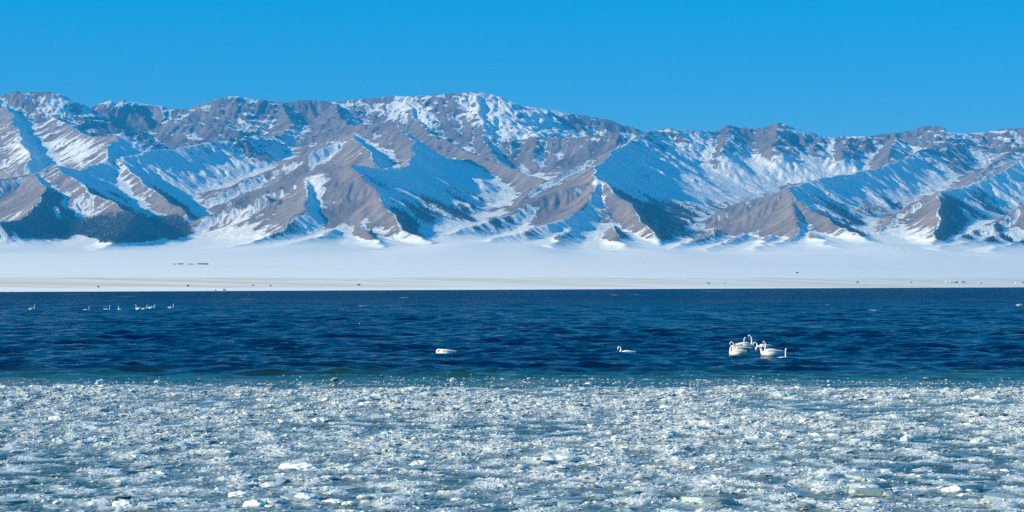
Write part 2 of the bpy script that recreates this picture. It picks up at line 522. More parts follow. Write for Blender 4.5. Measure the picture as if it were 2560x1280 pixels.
def build_terrain():
    NC, NR1, NR2, NR3 = 1100, 95, 455, 24
    a = np.linspace(-0.345, 0.345, NC)
    Ys = shore_y(a)
    rows = []
    for t in np.linspace(0, 1, NR1, endpoint=False):
        rows.append((Ys - 12) + (5350.0 - Ys + 12) * t ** 1.5)
    for t in np.linspace(0, 1, NR2, endpoint=False):
        rows.append(np.full(NC, 5350.0 + (9900.0 - 5350.0) * t))
    for t in np.linspace(0, 1, NR3):
        rows.append(np.full(NC, 9900.0 + 1500.0 * t))
    Y = np.array(rows)
    X = Y * a[None, :]
    NR = Y.shape[0]
    x, y = X.ravel(), Y.ravel()
    n = len(x)
    far = y > 5000
    xf, yf = x[far], y[far]
    # gentle warp keeps the ridges from being ruler straight
    wx = xf + 26 * fbm(xf / 170, yf / 170, 4, 21)
    wy = yf + 34 * fbm(xf / 170, yf / 170, 4, 41)
    H1 = np.full(len(xf), -1e4)
    H2 = np.full(len(xf), -1e4)
    D1 = np.zeros(len(xf))
    U1 = np.zeros(len(xf))
    I1 = np.full(len(xf), -1, dtype=np.int32)
    for ri, (kind, s, pts) in enumerate(RIDGES):
        P = np.array([pix(px, py, Yk * 1000) for px, py, Yk in pts])
        last = P[-1]
        pl = ground(last[0], last[1])
        if last[2] < pl + 75:                             # let the spur run out under the plain
            dr = P[-1] - P[-2]
            L_ = math.hypot(dr[0], dr[1])
            run = (last[2] - pl + 25) / 0.30
            P = np.vstack([P, [last[0] + dr[0] / L_ * run * 0.8, last[1] + dr[1] / L_ * run * 0.8 - 60, pl - 25]])
        h = np.full(len(xf), -1e4)
        dd = np.zeros(len(xf))
        uu = np.zeros(len(xf))
        cum = 0.0
        for k in range(len(P) - 1):
            A, B = P[k], P[k + 1]
            ex, ey = B[0] - A[0], B[1] - A[1]
            L2 = ex * ex + ey * ey
            L = math.sqrt(L2)
            t = np.clip(((wx - A[0]) * ex + (wy - A[1]) * ey) / L2, 0, 1)
            d = np.hypot(wx - A[0] - t * ex, wy - A[1] - t * ey)
            hh = A[2] + (B[2] - A[2]) * t - (s * 0.62 * d + 0.30 * 160 * (1 - np.exp(-d / 160)))
            m = hh > h
            h[m] = hh[m]
            dd[m] = d[m]
            uu[m] = cum + t[m] * L
            cum += L
        m = h > H1
        H2 = np.where(m, H1, np.maximum(H2, h))
        H1[m] = h[m]
        D1[m] = dd[m]
        U1[m] = uu[m]
        I1[m] = ri
    w = sstep(0, 45, H1 - H2)
    # gullies that run down from each crest
    warp = 45 * fbm(xf / 130, yf / 130, 3, 61)
    gul = 0.62 * np.abs(perlin((U1 + warp) / 160 + I1 * 13.7, D1 / 900 + I1 * 3.1, 71)) * 2 + 0.38 * np.abs(perlin((U1 + warp) / 52 + I1 * 7.7, D1 / 420, 73)) * 2
    isf = np.where(np.array([k == 'range' for k, _, _ in RIDGES])[I1], 0.8, 0.5)
    amp = 30 * isf * sstep(0, 230, D1) * (1 - 0.4 * sstep(300, 700, D1))
    kinds = np.array([0 if k == 'range' else 1 for k, _, _ in RIDGES])
    isr = (kinds[I1] == 0)
    h = H1 - amp * w * (0.55 - gul) * 1.15
    g3 = np.abs(perlin((U1 + warp) / 26 + I1 * 3.3, D1 / 220, 75)) * 2
    g4 = np.abs(perlin((U1 + warp) / 13 + I1 * 4.3, D1 / 130, 77)) * 2
    h = h - w * (7 * (0.5 - g3) + 2 * (0.5 - g4)) * sstep(10, 120, D1)
    h = h + 15 * fbm(xf / 210, yf / 210, 5, 81) * sstep(0, 150, D1)
    # craggy upper range: buttresses and ledges
    high = sstep(430, 640, H1 + 40 * fbm(xf / 300, yf / 300, 2, 5)) * isr
    crag = ridged(xf / 95 + 0.4 * perlin(xf / 60, yf / 60, 93), yf / 260, 4, 91)
    h = h + high * (19.0 * (crag - 0.9) * sstep(0, 60, D1) + 4.0 * (ridged(xf / 30, yf / 80, 3, 97) - 0.6))
    st = h + 10 * perlin(xf / 180, yf / 180, 103)         # cliff bands
    h = h + high * 5.5 * (sstep(0.0, 1.0, np.mod(st / 34, 1.0)) - np.mod(st / 34, 1.0)) * 2.2
    h = h + 3.0 * fbm(xf / 26, yf / 30, 4, 101, 0.6)
    pz = plain_z(xf, yf) + 5 * fbm(xf / 400, yf / 250, 3, 111) * sstep(5200, 5700, yf)
    # blend into the plain with a soft apron
    k = 18.0
    hs = pz + k * np.logaddexp(0, (h - pz) / k)
    mount = sstep(2, 22, h - pz)
    z = plain_z(x, y) + 0.25 * fbm(x / 120, y / 60, 3, 121)
    z[far] = hs
    Z = z.reshape(NR, NC)
    r0, r1 = NR1, NR1 + NR2
    Z0 = Z[r0:r1].copy()
    Z[r0:r1] = erode(Z0, Y[r0:r1, 0], a[1] - a[0], (9900.0 - 5350.0) / NR2)
    HG = np.zeros(n)
    HG[far] = high
    HG = HG.reshape(NR, NC)[r0:r1]
    xr, yr = X[r0:r1].ravel(), Y[r0:r1].ravel()
    rough = 9.0 * (ridged(xr / 70 + 0.5 * perlin(xr / 50, yr / 50, 93), yr / 190, 4, 191) - 0.9) + 4.0 * (ridged(xr / 22, yr / 45, 3, 197) - 0.7)
    Z[r0:r1] += HG * (0.45 * (Z0 - Z[r0:r1]) + rough.reshape(HG.shape) * sstep(-0.15, 0.35, fbm(xr / 330, yr / 330, 2, 199)).reshape(HG.shape))
    FL = np.zeros((NR, NC))
    FL[r0:r1] = Z[r0:r1] - Z0                              # < 0 cut, > 0 filled
    # normals
    V = np.stack([X, Y, Z], axis=2)
    du = np.gradient(V, axis=1)
    dv = np.gradient(V, axis=0)
    N = np.cross(du, dv)
    N /= np.linalg.norm(N, axis=2, keepdims=True) + 1e-9

    def blur(F, r):
        F = F.copy()
        for _ in range(r):
            F[1:-1] = (F[:-2] + 2 * F[1:-1] + F[2:]) / 4
            F[:, 1:-1] = (F[:, :-2] + 2 * F[:, 1:-1] + F[:, 2:]) / 4
        return F
    conc = blur(Z, 6) - Z
    Nb = blur(N, 2)
    sx, sy = math.sin(SUN_AZ), math.cos(SUN_AZ)
    aspect = (Nb[:, :, 0] * sx + Nb[:, :, 1] * sy)          # > 0: slopes that the sun bares
    steep = 1 - N[:, :, 2]
    big = fbm(X.ravel() / 520, Y.ravel() / 520, 4, 131).reshape(NR, NC)
    M = np.zeros(n)
    M[far] = mount
    M = M.reshape(NR, NC)
    HI = np.zeros(n)
    HI[far] = high
    HI = HI.reshape(NR, NC)
    snow = 0.62 - 1.55 * aspect + 0.06 * conc + 0.65 * big - 0.55 * np.clip(steep - 0.22, 0, None) * 2
    ST = np.zeros(n)
    ST[far] = 0.55 * perlin((U1 + 0.4 * warp) / 19 + I1 * 5.1, D1 / 330, 141) + 0.40 * perlin((U1 + 0.4 * warp) / 8.5 + I1 * 9.1, D1 / 150, 143) + 0.45 * perlin((U1 + 0.4 * warp) / 52 + I1 * 9.1, D1 / 700, 145)
    led = np.cos(2 * np.pi * (Z + 0.05 * X + 26 * fbm(X.ravel() / 210, Y.ravel() / 210, 3, 147).reshape(NR, NC)) / 33)
    snow = snow + 0.45 * HI * led * np.clip(0.25 + 1.6 * fbm(X.ravel() / 260, Y.ravel() / 260, 3, 149).reshape(NR, NC) + 0.25 * (X > 500), 0, 1)
    snow = np.clip(snow, 0.10, 0.84) + 0.90 * ST.reshape(NR, NC) + 0.12 - 0.24 * HI + 2.0 * HI * np.clip(N[:, :, 2] - 0.86, -0.25, 0.14)
    snow = snow + 0.5 * sstep(60, 5, Z - plain_z(X, Y) - 30 * big) * M
    PX = 1280 + FPX * X / Y
    PY = HOR - FPX * (Z - CAM_H) / Y
    jx = 22 * fbm(X.ravel() / 140, Y.ravel() / 140, 3, 151).reshape(NR, NC)
    jy = 16 * fbm(X.ravel() / 140, Y.ravel() / 140, 3, 155).reshape(NR, NC)
    snow = snow + patches(SNOWFIELDS, PX + jx, PY + jy)
    snow = np.clip(snow, -0.2, 1.25)
    snow = snow * M + (1 - M) * 1.3
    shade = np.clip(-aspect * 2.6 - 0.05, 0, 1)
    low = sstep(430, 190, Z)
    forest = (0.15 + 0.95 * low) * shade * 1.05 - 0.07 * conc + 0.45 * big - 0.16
    pxl = 1280 + FPX * X / Y
    valley = sstep(0, 90, pxl + 80 * big) * sstep(520, 440, pxl + 120 * big - 0.55 * (PY - 590)) * sstep(7300, 6900, Y) * sstep(290, 190, Z + 60 * big)
    forest = np.maximum(forest, valley * (0.8 + 0.3 * big))
    forest = forest + patches(WOODS, PX + jx, PY + jy) * (shade + 0.25)
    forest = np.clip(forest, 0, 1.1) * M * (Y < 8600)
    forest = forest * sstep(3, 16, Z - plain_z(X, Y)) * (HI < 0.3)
    d = Y - (1500.0 + 1.953 * X)
    rowpy = HOR - FPX * (Z - CAM_H) / Y
    grass = (1 - M) * np.clip(0.60 * sstep(687, 697, rowpy) - 0.30 * sstep(716, 722, rowpy) + 0.12 * big, 0, 1)
    ids = np.full(n, -1, dtype=np.int32)
    kf = np.where(mount > 0.5, I1, -1)
    ids[far] = kf
    ids = ids.reshape(NR, NC)
    faces = grid_faces(NR, NC)
    VV = V.reshape(-1, 3)
    fid = ids.ravel()[faces[:, 0]]
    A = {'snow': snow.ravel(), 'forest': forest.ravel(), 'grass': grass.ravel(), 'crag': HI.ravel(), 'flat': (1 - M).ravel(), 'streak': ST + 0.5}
    groups = [('snow_plain', [-1])]
    groups.append(('mountain_range', [i for i in range(len(RIDGES)) if kinds[i] == 0]))
    sysm = {}
    for i, (k_, s_, pts) in enumerate(RIDGES):            # ridges that share their top form one hill
        if k_ == 'foothill':
            sysm.setdefault(pts[0], []).append(i)
    groups += [('foothill', g) for g in sysm.values()]
    for nm, g in groups:
        fm = faces[np.isin(fid, g)]
        if len(fm) == 0:
            continue
        used, inv = np.unique(fm, return_inverse=True)
        me = mesh_np(nm, VV[used], inv.reshape(fm.shape), True, {k: v[used] for k, v in A.items()})
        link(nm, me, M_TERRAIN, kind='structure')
    return X, Y, Z, forest, N


TX, TY, TZ, TFOREST, TN = build_terrain()


def ground_z(x, y):
    return float(plain_z(np.array([x]), np.array([y]))[0])


# ------------------------------------------------------------------ the spruce wood in the shaded valleys
def build_forest():
    m = (TFOREST > 0.52) & (np.abs(TX / TY) < 0.29)
    cand = np.flatnonzero(m.ravel())
    p = TFOREST.ravel()[cand] * TY.ravel()[cand]
    NT_ = 15000
    pick = rng.choice(cand, size=NT_, p=p / p.sum())
    bx = TX.ravel()[pick] + rng.normal(0, 2.0, NT_)
    by = TY.ravel()[pick] + rng.normal(0, 3.0, NT_)
    bz = TZ.ravel()[pick] - 0.8
    hgt = rng.uniform(6, 13, NT_)
    rad = hgt * rng.uniform(0.17, 0.26, NT_)
    tmpl, fc = [], []
    for (z0, z1, r) in ((0.08, 0.62, 1.0), (0.38, 1.0, 0.66)):
        b = len(tmpl)
        for k in range(5):
            ang = 2 * math.pi * k / 5 + z0
            tmpl.append((r * math.cos(ang), r * math.sin(ang), z0))
        tmpl.append((0, 0, z1))
        for k in range(5):
            fc.append((b + k, b + (k + 1) % 5, b + 5))
    T = np.array(tmpl)
    F = np.array(fc)
    ang = rng.random(NT_) * 6.28
    c, s = np.cos(ang)[:, None], np.sin(ang)[:, None]
    vx = (T[None, :, 0] * c - T[None, :, 1] * s) * rad[:, None] + bx[:, None]
    vy = (T[None, :, 0] * s + T[None, :, 1] * c) * rad[:, None] + by[:, None]
    vz = T[None, :, 2] * hgt[:, None] + bz[:, None]
    V = np.stack([vx, vy, vz], axis=2).reshape(-1, 3)
    FF = (F[None] + (np.arange(NT_) * len(T))[:, None, None]).reshape(-1, 3)
    t = NT('spruce_needles')
    col = t.mix(t.noise(t.coord(), 0.08, 4), (0.014, 0.026, 0.022), (0.035, 0.052, 0.040))
    mat = t.set(Base_Color=col, Roughness=0.9)
    link('spruce_forest', mesh_np('spruce_forest', V, FF, False), mat, kind='stuff',
         label='dark spruce wood on the shaded lower slopes of the foothills', category='forest')


build_forest()

# ------------------------------------------------------------------ the lake
WAVES = []
wr = np.random.default_rng(23)
for i in range(54):
    lam = 0.75 * (6.0 / 0.75) ** wr.random()
    th = R(-100) + wr.normal(0, 0.50)                   # wind waves running roughly towards the camera
    ampl = 0.0100 * lam ** 0.62 * (0.6 + 0.8 * wr.random()) * (1.0 if lam < 3.0 else 0.6)
    WAVES.append((2 * math.pi / lam, math.cos(th), math.sin(th), ampl, wr.random() * 6.283, lam))


def wave_z(x, y, step=None):
    z = np.zeros_like(x)
    g = 0.95 + 0.6 * fbm(x / 34, y / 22, 2, 201)           # wave groups
    for k, cx, cy, am, ph, lam in WAVES:
        f = 1.0 if step is None else np.clip(lam / (2.2 * step) - 0.6, 0, 1)
        c = np.sin(k * (cx * x + cy * y) + ph)
        z += f * am * (c + 0.28 * c * c)
    return z * np.clip(g, 0.35, 1.9)


def calm(x, y):
    return sstep(73.0, 84.0, y + 2.5 * fbm(x / 9, y / 9, 2, 205))


SWELL = [(26.25, 91.0, 3.2, 1.3, 0.20)]      # one wave crest in front of the lone neck


def lake_z(x, y, step=None):
    z = wave_z(x, y, step) * (0.10 + 0.90 * calm(x, y))
    for cx, cy, wx_, wy_, hh in SWELL:
        z = z + hh * np.exp(-((x - cx) / wx_) ** 2 - ((y - cy) / wy_) ** 2)
    return z


def build_lake():
    NC = 450
    ys = [8.0]
    while ys[-1] < 70:
        ys.append(ys[-1] * 1.02)
    while ys[-1] < 420:
        ys.append(ys[-1] * 1.0033)
    while ys[-1] < 900:
        ys.append(ys[-1] * 1.009)
    ys = np.array(ys)
    a = np.linspace(-0.345, 0.345, NC)
    rows = [np.full(NC, v) for v in ys]
    e = np.linspace(0, 1, 70)[1:]
    end = shore_y(a) + 10
    for t in e:
        rows.append(ys[-1] * (end / ys[-1]) ** t)
    Y = np.array(rows)
    X = Y * a[None, :] * (1 + 12.0 / (Y * 0.345 + 1))
    step = np.abs(np.gradient(Y, axis=0))
    x, y = X.ravel(), Y.ravel()
    z = lake_z(x, y, step.ravel())
    zz = z.reshape(X.shape)
    foam = np.zeros_like(X)
    for px, py, wpx in ((905, 766, 9), (290, 818, 12), (700, 820, 10), (898, 815, 7), (1780, 728, 9), (1535, 737, 7), (1590, 737, 5), (2060, 763, 8), (1460, 773, 7),
                        (1010, 744, 8), (620, 748, 7), (180, 736, 6), (2420, 748, 6), (2180, 778, 8), (320, 741, 7), (250, 769, 8)):
        cx, cy = on_water(px, py)
        sx = wpx * 0.6 / FPX * cy
        sy = cy * cy / (CAM_H * FPX) * 0.7
        foam = np.maximum(foam, 1.3 * np.exp(-((X - cx) / sx) ** 2 - ((Y - cy) / sy) ** 2))
    foam = np.clip(foam, 0, 1) * (Y > 84)
    V = np.stack([x, y, z], axis=1)
    me = mesh_np('lake', V, grid_faces(*X.shape), True, {'foam': foam.ravel(), 'teal': sstep(86, 76, y + 4 * fbm(x / 5, y / 7, 3, 215))})
    link('lake', me, M_WATER, kind='structure')


build_lake()


# ------------------------------------------------------------------ slush and ice
def ico(sub):
    bm = bmesh.new()
    bmesh.ops.create_icosphere(bm, subdivisions=sub, radius=1.0)
    v = np.array([q.co[:] for q in bm.verts])
    f = np.array([[q.index for q in fc.verts] for fc in bm.faces])
    bm.free()
    return v, f


def slush_edge(x):
    return 76.5 + 2.2 * perlin(x / 13, x * 0 + 3.3, 301) * 2 + 1.2 * perlin(x / 3.1, x * 0 + 7.7, 303)


def dense_edge(x):
    return 70.2 + 2.5 * perlin(x / 11, x * 0 + 1.3, 305) * 2 + 1.5 * perlin(x / 3.7, x * 0 + 2.7, 307)


def cover(x, y):
    """how thick the ice lies: 0 open .. 1 heaped"""
    n = 0.5 + 0.9 * fbm(x / 6.5, y / 9.0, 3, 311)
    c = np.clip(0.55 + 0.55 * (n - 0.5) * 2, 0, 1.2)
    c = c * (0.45 + 0.55 * sstep(30, 44, y + 0.5 * np.abs(x - 4) * -0.25))
    return c * sstep(0.5, -3.0, y - dense_edge(x)) + 0.04 * sstep(0, -2, y - slush_edge(x))


def clump(x, y):
    """heaps of ice crumbs, about half a metre across"""
    n = fbm(x / 0.75 + 0.6 * perlin(x / 2.1, y / 2.1, 341), y / 0.95, 4, 321, 0.55)
    return np.clip(n * 1.5 + 0.28, 0, 1.3)


def slush_z(x, y):
    c = cover(x, y)
    return lake_z(x, y) - 0.016 + 0.013 * sstep(54, 64, y) + 0.040 * c + 0.115 * clump(x, y) * (0.25 + 0.75 * np.clip(c, 0, 1)) - 0.06 * sstep(0.0, 3.0, y - dense_edge(x))


def build_slush():
    NC = 500
    ys = [14.0]
    while ys[-1] < 81:
        ys.append(ys[-1] * (1.0042 if ys[-1] > 29 else 1.03))
    ys = np.array(ys)
    a = np.linspace(-0.29, 0.29, NC)
    Y = np.repeat(ys[:, None], NC, 1)
    X = Y * a[None, :] + a[None, :] * 14
    x, y = X.ravel(), Y.ravel()
    z = slush_z(x, y) + 0.018 * perlin(x / 0.11, y / 0.2, 331)
    white = 0.0 + 0.42 * cover(x, y) + 0.75 * clump(x, y)
    me = mesh_np('slush', np.stack([x, y, z], axis=1), grid_faces(*X.shape), True, {'white': white})
    link('slush', me, M_SLUSH, kind='stuff', label='grey blue sheet of half frozen slush along the near water', category='slush')


build_slush()


def crumbs(name, V0, F0, count, tries, smin, svar, sbig, mat, label):
    y = np.sqrt(rng.uniform(25 ** 2, 79.5 ** 2, tries))
    x = rng.uniform(-1, 1, tries) * (0.280 * y + 1.2)
    c = cover(x, y)
    cl = clump(x, y)
    keep = rng.random(tries) < np.clip(c, 0, 1) * (0.16 + 0.84 * sstep(0.12, 0.75, cl)) * 0.9 + 0.006
    keep &= y < slush_edge(x) + 1.5
    x, y, c, cl = x[keep][:count], y[keep][:count], c[keep][:count], cl[keep][:count]
    n = len(x)
    size = smin + svar * rng.random(n) + sbig * rng.random(n) ** 8
    size = size * (0.75 + 0.010 * y)
    sx = size * rng.uniform(1.0, 2.3, n)
    sy = size * rng.uniform(0.9, 2.0, n)
    sz = size * rng.uniform(0.28, 0.75, n)
    z = np.maximum(slush_z(x, y), lake_z(x, y)) + sz * rng.uniform(-0.25, 0.45, n)
    rad = rng.uniform(0.6, 1.3, (n, len(V0)))
    ang = rng.normal(0, 0.6, n)
    P = V0[None] * rad[:, :, None]
    pz = P[:, :, 2] + rng.normal(0, 0.35, n)[:, None] * P[:, :, 0]
    px_ = P[:, :, 0] * sx[:, None]
    py_ = P[:, :, 1] * sy[:, None]
    ca, sa = np.cos(ang)[:, None], np.sin(ang)[:, None]
    V = np.stack([px_ * ca - py_ * sa + x[:, None], px_ * sa + py_ * ca + y[:, None], pz * sz[:, None] + z[:, None]], axis=2).reshape(-1, 3)
    F = (F0[None] + (np.arange(n) * len(V0))[:, None, None]).reshape(-1, 3)
    tone = np.repeat(rng.random(n) * 0.55 + 0.45 * np.clip(cl, 0, 1), len(V0))
    link(name, mesh_np(name, V, F, False, {'tone': tone}), mat, kind='stuff', label=label, category='ice')
    print(name, n)


def build_fragments():
    t = NT('ice_fragment')
    co = t.coord()
    v = t.math('ADD', t.math('MULTIPLY', t.attr('tone'), 0.8), t.math('MULTIPLY', t.noise(co, 18, 3), 0.4))
    col = t.mix(t.mapr(v, 0.30, 0.90), (0.23, 0.33, 0.37), (0.74, 0.77, 0.78))
    nr = t.wobble([(t.noise(co, 60, 2, 0.6, out=1), (0.8, 0.8, 0.8))])
    mat = t.set(Base_Color=col, Roughness=0.20, IOR=1.31, Normal=nr)
    V0, F0 = ico(1)
    crumbs('ice_fragments', V0, F0, 9000, 120000, 0.018, 0.022, 0.05, mat, 'larger ice fragments strewn over the slush field')
    V1 = np.array([(1, 0, 0), (-1, 0, 0), (0, 1, 0), (0, -1, 0), (0, 0, 1), (0, 0, -1)], float)
    F1 = np.array([(0, 2, 4), (2, 1, 4), (1, 3, 4), (3, 0, 4), (2, 0, 5), (1, 2, 5), (3, 1, 5), (0, 3, 5)])
    crumbs('ice_crumbs', V1, F1, 78000, 900000, 0.011, 0.016, 0.02, mat, 'countless tiny white ice crumbs packed over the slush')


build_fragments()

M_CHUNK = ice_material('white_ice', (0.55, 0.62, 0.66), (0.88, 0.88, 0.86), (0.15, 0.5), 9.0, 0.7)
M_CLEAR = ice_material('clear_ice', (0.17, 0.26, 0.30), (0.42, 0.50, 0.52), (0.06, 0.3), 9.0, 0.6)


def chunk_mesh(seed, kind='lump'):
    r_ = np.random.default_rng(seed)
    V, F = ico(3)
    off = r_.random(3) * 50
    n = fbm(V[:, 0] * 1.1 + off[0] + V[:, 2] * 0.7, V[:, 1] * 1.1 + off[1] - V[:, 2] * 0.6, 4, seed, 0.6)
    n2 = ridged(V[:, 0] * 2.3 + off[1] + V[:, 2], V[:, 1] * 2.3 + off[2] + V[:, 2] * 0.8, 3, seed + 9)
    rr = 1 + 0.60 * n + 0.17 * n2
    V = V * rr[:, None]
    if kind == 'slab':
        V[:, 2] = np.clip(V[:, 2] * 1.4, -0.55, 0.55 + 0.12 * n2)
        for _ in range(7):                           # broken straight sides
            an = r_.random() * 6.283
            dd = V[:, 0] * math.cos(an) + V[:, 1] * math.sin(an)
            lim = r_.uniform(0.62, 0.9)
            ex = np.clip(dd - lim, 0, None)
            V[:, 0] -= ex * math.cos(an)
            V[:, 1] -= ex * math.sin(an)
    if kind == 'block':
        V = np.sign(V) * np.abs(V) ** 0.55
        V[:, 2] += 0.14 * V[:, 0]
    me = mesh_np('ice_chunk', V, F, False)
    return me


LUMPS = [chunk_mesh(400 + i, 'lump') for i in range(7)]
SLABS = [chunk_mesh(500 + i, 'slab') for i in range(6)]
BLOCK = chunk_mesh(603, 'block')
for m_ in LUMPS + [BLOCK]:
    m_.materials.append(M_CHUNK)
for m_ in SLABS:
    m_.materials.append(M_CLEAR)


def top_ice(x, y):
    xa, ya = np.array([x]), np.array([y])
    return max(float(lake_z(xa, ya)[0]), float(slush_z(xa, ya)[0]) - 0.03), float(cover(xa, ya)[0])


def put_ice(me, px, py, w, h, label, group=None, name='ice_chunk', category='ice chunk', dep=None, rz=None, tilt=0.0, sink=0.35):
    x, y = on_water(px, py)
    z, c = top_ice(x, y)
    o = bpy.data.objects.new(name, me)
    COL.objects.link(o)
    wm = w / FPX * y / 2
    o.scale = (wm, (dep if dep else wm * random.uniform(0.6, 0.95)), max(0.02, h / FPX * y / (2 - 2 * sink)))
    o.location = (x, y, z + o.scale[2] * (1 - 2 * sink))
    o.rotation_euler = (random.uniform(-.1, .1), tilt, random.uniform(-0.4, 0.4) if rz is None else rz)
    o['label'] = label
    o['category'] = category
    if group:
        o['group'] = group
    return o


put_ice(BLOCK, 250, 961, 19, 10, 'square white ice block afloat alone beyond the slush edge', rz=0.25, tilt=-0.12, sink=0.2)
put_ice(LUMPS[0], 393, 960, 13, 7, 'small round white ice lump afloat right of the square block', sink=0.3)
put_ice(LUMPS[1], 253, 972, 18, 7, 'flat white ice lump at the slush edge below the square block', sink=0.3)
put_ice(LUMPS[2], 146, 978, 24, 8, 'wide white ice lump on the slush edge at far left')
put_ice(LUMPS[3], 1132, 954, 12, 7, 'lone white ice lump at the dark water edge, mid picture')
put_ice(LUMPS[4], 1029, 990, 14, 9, 'pointed white ice lump just inside the slush, left of middle')
put_ice(SLABS[0], 2412, 1228, 78, 22, 'big pale cracked ice slab at lower right', name='ice_slab', category='ice slab', sink=0.3)
put_ice(SLABS[1], 2172, 1222, 140, 16, 'long grey glassy ice slab at the bottom, left of the big pale slab', name='ice_slab', category='ice slab')
put_ice(SLABS[2], 2180, 1240, 120, 18, 'lower grey glassy ice slab under the long one', name='ice_slab', category='ice slab')
put_ice(SLABS[3], 2500, 1252, 90, 16, 'brownish grey ice slab in the bottom right corner', name='ice_slab', category='ice slab')
put_ice(LUMPS[5], 1395, 1158, 80, 15, 'long heaped white ice ridge in the lower middle', name='ice_ridge', category='ice chunk')
put_ice(SLABS[4], 1770, 1265, 130, 18, 'glassy ice slab at the bottom edge, right of middle', name='ice_slab', category='ice slab')
put_ice(SLABS[5], 1420, 1268, 80, 16, 'rounded pale ice slab at the bottom edge, mid picture', name='ice_slab', category='ice slab')
put_ice(LUMPS[6], 735, 1176, 70, 13, 'long white ice heap in the lower left half', name='ice_ridge', category='ice chunk')
put_ice(LUMPS[2], 2268, 1105, 26, 16, 'pointed white ice lump standing out at right', sink=0.2)

cr = np.random.default_rng(77)
cnt = 0
while cnt < 100:
    py = 968 + 305 * cr.random() ** 0.9
    px = cr.uniform(-20, 2580)
    x, y = on_water(px, py)
    if float(cover(np.array([x]), np.array([y]))[0]) < 0.28 or y > 71:
        continue
    w = (0.16 + 0.34 * cr.random() ** 3) * FPX / y
    put_ice(LUMPS[cnt % 7], px, py, w, w * cr.uniform(0.16, 0.30), 'rounded white ice lump among many, frozen into the slush field',
            'white lumps scattered through the slush field', sink=0.4)
    cnt += 1
cnt = 0
while cnt < 50:
    py = 1130 + 150 * cr.random() ** 0.8
    px = cr.uniform(-20, 2580)
    x, y = on_water(px, py)
    w = (0.22 + 0.50 * cr.random() ** 1.5) * FPX / y
    put_ice(SLABS[cnt % 6], px, py, w, w * cr.uniform(0.07, 0.14), 'thin glassy grey ice plate among many near the bottom edge',
            'glassy plates in the nearest slush', name='ice_plate', category='ice plate', sink=0.42)
    cnt += 1

# ------------------------------------------------------------------ swans
M_SWAN = simple('swan_feathers', (0.84, 0.83, 0.80), 0.8, 0.05, 9.0)
M_SWANGREY = simple('grey_swan_feathers', (0.60, 0.57, 0.54), 0.85, 0.14, 9.0)  # greyer feather tone for one swan of the cluster
M_BILL = simple('black_bill', (0.018, 0.018, 0.02), 0.4, 0.2, 40.0)
M_YELLOW = simple('yellow_bill_base', (0.55, 0.36, 0.06), 0.5, 0.1, 40.0)


def loft(points, nseg=14):
    """points: list of (x, y, z, half width, half height) -> one closed tapered tube along a smooth spine"""
    P = np.array(points, float)
    n = len(P)
    dense = []
    for i in range(n - 1):                               # Catmull-Rom refinement
        p0, p1, p2, p3 = P[max(i - 1, 0)], P[i], P[i + 1], P[min(i + 2, n - 1)]
        for k in range(4):
            t = k / 4
            dense.append(0.5 * ((2 * p1) + (-p0 + p2) * t + (2 * p0 - 5 * p1 + 4 * p2 - p3) * t * t + (-p0 + 3 * p1 - 3 * p2 + p3) * t ** 3))
    dense.append(P[-1])
    Q = np.array(dense)
    Q[:, 3:] = np.clip(Q[:, 3:], 0.004, None)
    T = np.gradient(Q[:, :3], axis=0)
    T /= np.linalg.norm(T, axis=1, keepdims=True) + 1e-9
    up = np.array([0, 0, 1.0])
    V = []
    for i in range(len(Q)):
        t = T[i]
        up = up - t * np.dot(up, t)
        up /= np.linalg.norm(up) + 1e-9
        side = np.cross(up, t)
        for k in range(nseg):
            an = 2 * math.pi * k / nseg
            V.append(Q[i, :3] + side * math.cos(an) * Q[i, 3] + up * math.sin(an) * Q[i, 4])
    m = len(Q)
    V.append(Q[0, :3])
    V.append(Q[-1, :3])
    F = []
    for i in range(m - 1):
        for k in range(nseg):
            b = i * nseg
            F.append((b + k, b + (k + 1) % nseg, b + nseg + (k + 1) % nseg, b + nseg + k))
    me = bpy.data.meshes.new('loft')
    for k in range(nseg):
        F.append(((k + 1) % nseg, k, len(V) - 2))
        F.append(((m - 1) * nseg + k, (m - 1) * nseg + (k + 1) % nseg, len(V) - 1))
    me.from_pydata([tuple(v) for v in V], [], F)
    me.polygons.foreach_set('use_smooth', np.ones(len(me.polygons), dtype=bool))
    me.update()
    return me


BODY = [(-0.55, 0, 0.13, 0.02, 0.012), (-0.45, 0, 0.125, 0.09, 0.05), (-0.31, 0, 0.105, 0.175, 0.135), (-0.12, 0, 0.075, 0.23, 0.205),
        (0.09, 0, 0.06, 0.22, 0.205), (0.24, 0, 0.065, 0.16, 0.165)]
